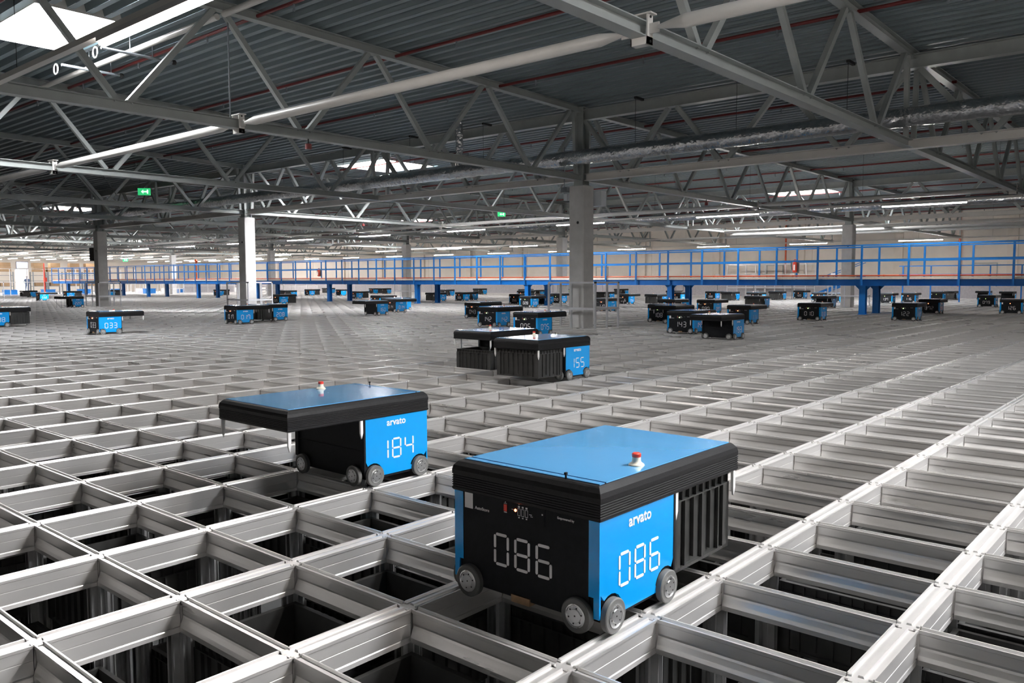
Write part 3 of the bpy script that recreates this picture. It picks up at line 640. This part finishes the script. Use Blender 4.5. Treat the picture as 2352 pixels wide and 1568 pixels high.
def exitsign(x, y, z, s, lab):
    t = thing('exit_sign', lab, 'exit sign', (x, y, z), math.radians(-45)); MB().box(-.3*s, .3*s, -.02, .02, -.17*s, .17*s).obj('panel', M_EXIT, t)
    a = MB(); a.box(-.03*s, .2*s, -.028, -.02, -.03*s, .03*s); a.add([(-.03*s, -.028, -.1*s), (-.03*s, -.028, .1*s), (-.14*s, -.028, 0)], [(0,1,2)]); a.box(.14*s, .2*s, -.028, -.02, -.1*s, .1*s); a.obj('pictogram', M_EXITW, t)
    for u in (-.2, .2): MB().cyl((u*s, 0, .17*s), (u*s, 0, 5.38-z), .005, 6).obj('hanger', M_CABLE, t)
exitsign(12.6, 30.3, 4.6, .78, 'glowing green exit sign hanging above the left part of the roof space')
exitsign(26.3, 24.0, 4.2, .6, 'green exit sign left of the large column, half hidden by trusses')
exitsign(34, 80, 3.2, .8, 'tiny green exit sign over the distant work area')

# ------------------------------------------------------------------ blue platform
pf = thing('service_platform', 'long blue steel service platform with handrails crossing the whole hall', 'platform', (25.6, 7.58, 0))
S = 1.4425; k0, k1 = -3, 47; ya, yb = k0*S-.7, k1*S+.05; Wd = 1.75
for x, nm in ((.08, 'edge_beam'), (Wd-.08, 'edge_beam')): MB().ibeam((x, ya, 1.06), (x, yb, 1.06), .12, .21, .012).obj(nm, M_PLAT, pf)
MB().box(.0, Wd, ya, yb, 1.17, 1.2).obj('deck', M_GRATE, pf)
for x in (.03, Wd-.03): MB().box(x-.006, x+.006, ya, yb, 1.2, 1.245).obj('kick_plate', M_GRATE, pf)
pm = MB(); pm.box(-.022, .022, -.03, .03, .97, 2.28); pmm = pm.mesh('handrail_post', M_PLAT)
for k in range(k0, k1+1):
    put('handrail_post', pmm, pf, (-.03, k*S, 0)); put('handrail_post', pmm, pf, (Wd+.03, k*S, 0))
for x in (-.03, Wd+.03):
    for z in (2.275, 1.795): MB().bar((x, ya, z), (x, yb, z), .045, .045).obj('handrail', M_PLAT, pf)
MB().bar((-.03, yb, 2.275), (Wd+.03, yb, 2.275), .045, .045).obj('handrail', M_PLAT, pf); MB().bar((-.03, yb, 1.795), (Wd+.03, yb, 1.795), .045, .045).obj('handrail', M_PLAT, pf)
lg = MB(); lg.ibeam((0,0,.0), (0,0,.955), .2, .2, .02, up=(1,0,0)); lg.box(-.13, .13, -.13, .13, 0, .015)
for e in (-1, 1): lg.add([(0, e*.1, .955), (0, e*.26, .955), (0, e*.1, .79), (.012, e*.1, .955), (.012, e*.26, .955), (.012, e*.1, .79)], [(0,1,2), (3,4,5), (1,2,5,4)])
lgm = lg.mesh('leg', M_PLAT)
for k in range(10):
    for x in (.2, Wd-.15): put('leg', lgm, pf, (x, k*5*S, 0.001))
for k in range(0, 45): 
    if k % 5 == 0: MB().ibeam((.1, k*S, 1.06), (Wd-.1, k*S, 1.06), .1, .18, .012).obj('cross_beam', M_PLAT, pf)
rp = MB(); rp.cyl((25.66, 7.58+ya, 1.285), (25.66, 7.58+yb-.3, 1.285), .024, 10)
rp = tag(rp.obj('red_pipe', M_REDL, smooth=True), 'long thin orange red pipe along the foot of the platform handrail', 'pipe')
cl = MB().cyl((0,-.03,0), (0,.03,0), .032, 10).mesh('pipe_coupling', M_REDL)
for k in range(24): put('pipe_coupling', cl, rp, (25.66, 3.9+3.0*k, 1.285))
def extinguisher(x, y, z, lab, s=1.0):
    t = thing('fire_extinguisher', lab, 'fire extinguisher', (x, y, z))
    MB().lathe([(.05, 0), (.078, .02), (.08, .3), (.07, .36), (.03, .4)], n=20).obj('cylinder', M_EXT, t, True)
    MB().box(-.085, -.078, -.04, .02, .08, .28).obj('data_plate', M_WHITE, t)
    MB().cyl((0,0,.4), (0,0,.45), .018, 8).box(-.02, .02, -.07, .03, .45, .475).obj('valve', M_EXT, t)
    MB().path([(0,.03,.44), (-.02,.13,.4), (-.02,.13,.25), (-.01,.1,.1)], .011, 8).obj('hose', M_CABLE, t)
    MB().box(.085, .1, -.13, .17, -.02, .38).obj('back_plate', M_STEELD, t)
extinguisher(27.25, 10.49, 1.42, 'red fire extinguisher on the platform handrail at right, the largest')
extinguisher(27.25, 39.4, 1.42, 'red fire extinguisher on the platform handrail left of centre')
extinguisher(27.25, 68.6, 1.42, 'small red fire extinguisher near the left end of the platform')
t = thing('hydrant_riser', 'red standpipe at the left end of the platform', 'pipe', (25.3, 76.3, -.08)); MB().cyl((0,0,0), (0,0,2.8), .05, 10).obj('riser', M_EXT, t); MB().box(-.1, .1, -.3, -.05, 1.2, 1.55).obj('valve_box', M_EXT, t)

# ------------------------------------------------------------------ right background
for y, lab in ((11.9, 'dark red riser pipe on the cream wall at far right'), (22.9, 'dark red riser pipe on the cream wall behind the white enclosure')):
    tag(MB().cyl((54.15, y-.9, .72), (54.15, y-.9, 5.3), .06, 10).obj('riser_pipe', M_REDL), lab, 'pipe')
for y, lab in ((64.5, 'orange red standpipe rising behind the platform left of the white column'), (56.8, 'dark red standpipe just left of the white column')):
    tag(MB().cyl((33, y, 0), (33, y, 2.8), .05, 10).cyl((33, y-.08, 2.75), (33, y+.08, 2.9), .12, 10).obj('standpipe', M_REDL), lab, 'pipe')
gr = thing('blue_guard_rail', 'dark blue guard rail beyond the platform at the right edge', 'guard rail', (44, 3, 0))
for z in (1.85, 1.4): MB().bar((0,0,z), (0,8.6,z), .05, .05).obj('rail', M_PLAT, gr)
for k in range(7): MB().box(-.03, .03, .3+k*1.35-.03, .3+k*1.35+.03, 0, 1.87).obj('post', M_PLAT, gr)
st = thing('steel_stairs', 'blue steel stairs beside the right hand column', 'stairs', (50, 15.5, 0))
for x in (0, .9): MB().bar((x, 3.1, .085), (x, 0, 1.35), .05, .16).obj('stringer', M_PLAT, st); MB().bar((x, 3.2, 1.0), (x, 0, 2.2), .04, .04).obj('stair_rail', M_PLAT, st)
for k in range(6): MB().box(0, .9, 2.9-.5*k-.12, 2.9-.5*k+.12, .14+.2*k, .17+.2*k).obj('tread', M_GRATE, st)
en = thing('frame_enclosure', 'white aluminium frame enclosure with clear panels before the cream wall', 'enclosure', (51.5, 19.5, 0))
for k in range(5):
    for x in (0, 1.6): MB().box(x-.03, x+.03, k*1.4-.03, k*1.4+.03, 0, 2.2).obj('post', M_ALU, en)
for z in (2.2, 1.5, .6):
    for x in (0, 1.6): MB().bar((x, 0, z), (x, 5.6, z), .06, .06).obj('rail', M_ALU, en)
for k in range(5):
    t = thing('maintenance_post', 'grey post with a white sensor head beyond the platform, %s from the right' % ORD[k], 'sensor post', (45.3, 15.5+2.4*k, 0), 0, 'sensor posts'); MB().cyl((0,0,0), (0,0,1.35), .02, 8).obj('post', M_STEELD, t); MB().box(-.05, .05, -.12, .12, 1.35, 1.52).obj('sensor_head', M_WHITE, t)
# glass fence behind the grid end, left
def fence(x0, x1, y, n, H, lab):
    t = thing('panel_fence', lab, 'fence', (x0, y, -.08)); s = (x1-x0)/n
    for k in range(n+1): MB().box(k*s-.03, k*s+.03, -.03, .03, 0, H).obj('post', M_ALU, t)
    for z in (.08, H*.5, H): MB().bar((0,0,z), (x1-x0,0,z), .05, .05).obj('rail', M_ALU, t)
fence(37.5, 53.8, 76.2, 11, 1.5, 'long low aluminium fence at the far edge of the grid behind the platform')
fence(21.5, 33.5, 77.0, 9, 2.3, 'tall aluminium fence in front of the distant work area at left')
tag(MB().box(38.2, 43.6, 76.6, 76.7, -.08, .95).obj('grey_partition', M_BLOCK), 'grey panelled partition behind the fence, under the platform', 'partition')
# ------------------------------------------------------------------ work area far left
random.seed(3)
bxm = {}
def cbox(x, y, z, w, d, h, lab, g=None): 
    m = MB(); m.box(-w/2, w/2, -d/2, d/2, 0, h); m.box(-w*.06, w*.06, -d/2-.004, d/2+.004, h*.3, h+.004)
    tag(m.obj('cardboard_box', M_CARD, loc=(x, y, z)), lab, 'box', g)
RX = [22.5, 24.0, 26.85, 28.15, 30.0, 31.4]
for i, x in enumerate(RX):
    sh = thing('stacking_rack', 'grey rack with dark shelves at far left, %s from the left' % ORD[i], 'rack', (x, 82, -.08), 0, 'racks in the work area')
    for sx in (-.6, .6):
        for sy in (-.35, .35): MB().box(sx-.04, sx+.04, sy-.04, sy+.04, 0, 2.1).obj('upright', M_STEELD, sh)
    for k in range(4): MB().box(-.6, .6, -.35, .35, .25+k*.5, .29+k*.5).obj('shelf', M_STEELD, sh)
    for k in range(3):
        cbox(x+random.uniform(-.1, .1), 82, -.08+2.11+(.0 if k == 0 else .42*k), 1.0-.15*k, .6, .4, 'brown cardboard box on the %s rack from left, %s box of its stack' % (ORD[i], ['lower', 'upper', ''][k]), 'cardboard boxes on top of the racks') if k < 2 else None
    cbox(x, 82, -.08+.795, .8, .5, .38, 'brown cardboard box on a shelf inside the %s rack from left' % ORD[i], 'cardboard boxes on the rack shelves')
for i in range(9):
    x = 31.5+1.9*i
    ws = thing('work_table', 'pale work table in the distant work area, %s from the left' % ORD[i], 'table', (x, 85, -.08), 0, 'work tables in the distance')
    MB().box(-.7, .7, -.4, .4, .9, .95).obj('table_top', M_STEEL, ws)
    for sx in (-.65, .65):
        for sy in (-.35, .35): MB().box(sx-.03, sx+.03, sy-.03, sy+.03, 0, .9).obj('leg', M_ALU, ws)
    t = tag(MB().box(-.28, .28, -.02, .02, .1, .45).box(-.03, .03, -.02, .02, 0, .1).obj('monitor', M_CABLE, loc=(x, 85.1, .87)), 'small dark monitor on the %s distant work table from the left' % ORD[i], 'monitor', 'monitors on the work tables')
    cbox(x+.4 if i % 2 else x-.4, 84.8, .871, .35, .35, .3, 'small cardboard box on the %s distant work table from the left' % ORD[i], 'boxes on the work tables')
t = thing('wall_screen', 'large pale glowing screen hanging over the work area at far left', 'screen', (27.5, 88, 2.45)); MB().box(-.5, .5, 0, .06, 0, .58).obj('panel', M_SCREEN, t); MB().box(-.54, .54, .01, .08, -.04, .62).obj('frame', M_CABLE, t)
w = struct(MB().box(29.4, 29.5, 95.9, 96, -.08, 2.5).box(30.6, 30.7, 95.9, 96, -.08, 2.5).box(29.4, 30.7, 95.9, 96, 2.4, 2.5).obj('door_4', M_ALU)); MB().box(29.5, 30.6, 95.93, 95.96, -.08, 2.4).obj('lit_opening', M_DOORL, w)
for i in range(7):
    x = 23.5+3.1*i
    t = thing('blue_bin_stack', 'blue plastic tote behind the grid end, %s from the left' % ORD[i], 'tote', (x, 79.2, -.08), 0, 'blue totes at the grid end')
    MB().box(-.5, .5, -.3, .3, 0, .5).obj('tote_body', M_PLAT, t); MB().box(-.53, .53, -.33, .33, .44, .5).obj('tote_rim', M_PLAT, t)
for i in range(7):
    tag(MB().box(-.5, .5, -.2, .2, 0, .5).obj('pallet_load', M_WHITE, loc=(33+2.7*i, 80.5, -.08)), 'pale wrapped pallet load beyond the platform, %s from the left' % ORD[i], 'pallet load', 'pale pallet loads')
# person in navy by the lit doorway
def person(x, y, lab):
    pts = [((0,0,.92), .15), ((0,0,1.15), .15), ((0,0,1.38), .17), ((0,0,1.48), .07), ((0,0,1.56), .075), ((0,-.01,1.66), .1), ((0,0,1.74), .085),
           ((-.1,0,.85), .1), ((-.11,-.02,.5), .07), ((-.11,.03,.09), .05), ((-.11,-.12,.04), .045), ((.1,0,.85), .1), ((.12,.08,.5), .07), ((.12,.14,.09), .05), ((.12,0,.04), .045),
           ((-.2,0,1.4), .065), ((-.25,-.03,1.14), .048), ((-.2,-.24,1.02), .038), ((-.18,-.32,1.0), .035), ((.2,0,1.4), .065), ((.26,-.02,1.14), .048), ((.2,-.22,1.02), .038), ((.18,-.3,1.0), .035)]
    ed = [(0,1),(1,2),(2,3),(3,4),(4,5),(5,6),(0,7),(7,8),(8,9),(9,10),(0,11),(11,12),(12,13),(13,14),(2,15),(15,16),(16,17),(17,18),(2,19),(19,20),(20,21),(21,22)]
    me = D.meshes.new('person'); me.from_pydata([p[0] for p in pts], ed, []); me.materials.append(M_CLOTH)
    o = put('person', me, None, (x, y, -.08), math.radians(160)); s = o.modifiers.new('skin', 'SKIN')
    for i, sv in enumerate(me.skin_vertices[0].data): sv.radius = (pts[i][1], pts[i][1]*.8); sv.use_root = (i == 0)
    o.modifiers.new('sub', 'SUBSURF').levels = 1; tag(o, lab, 'person')
    MB().lathe([(.03, 1.78), (.085, 1.74), (.1, 1.67), (.09, 1.62)], n=12).obj('hair', M_HAIR, o, True)
    MB().lathe([(.05, -.03), (.08, 0), (.05, .04)], (0, -.07, 1.64), 'z', 10).obj('face', M_SKIN, o, True)
person(27.6, 87.2, 'person in navy work clothes standing at a table before the lit doorway')
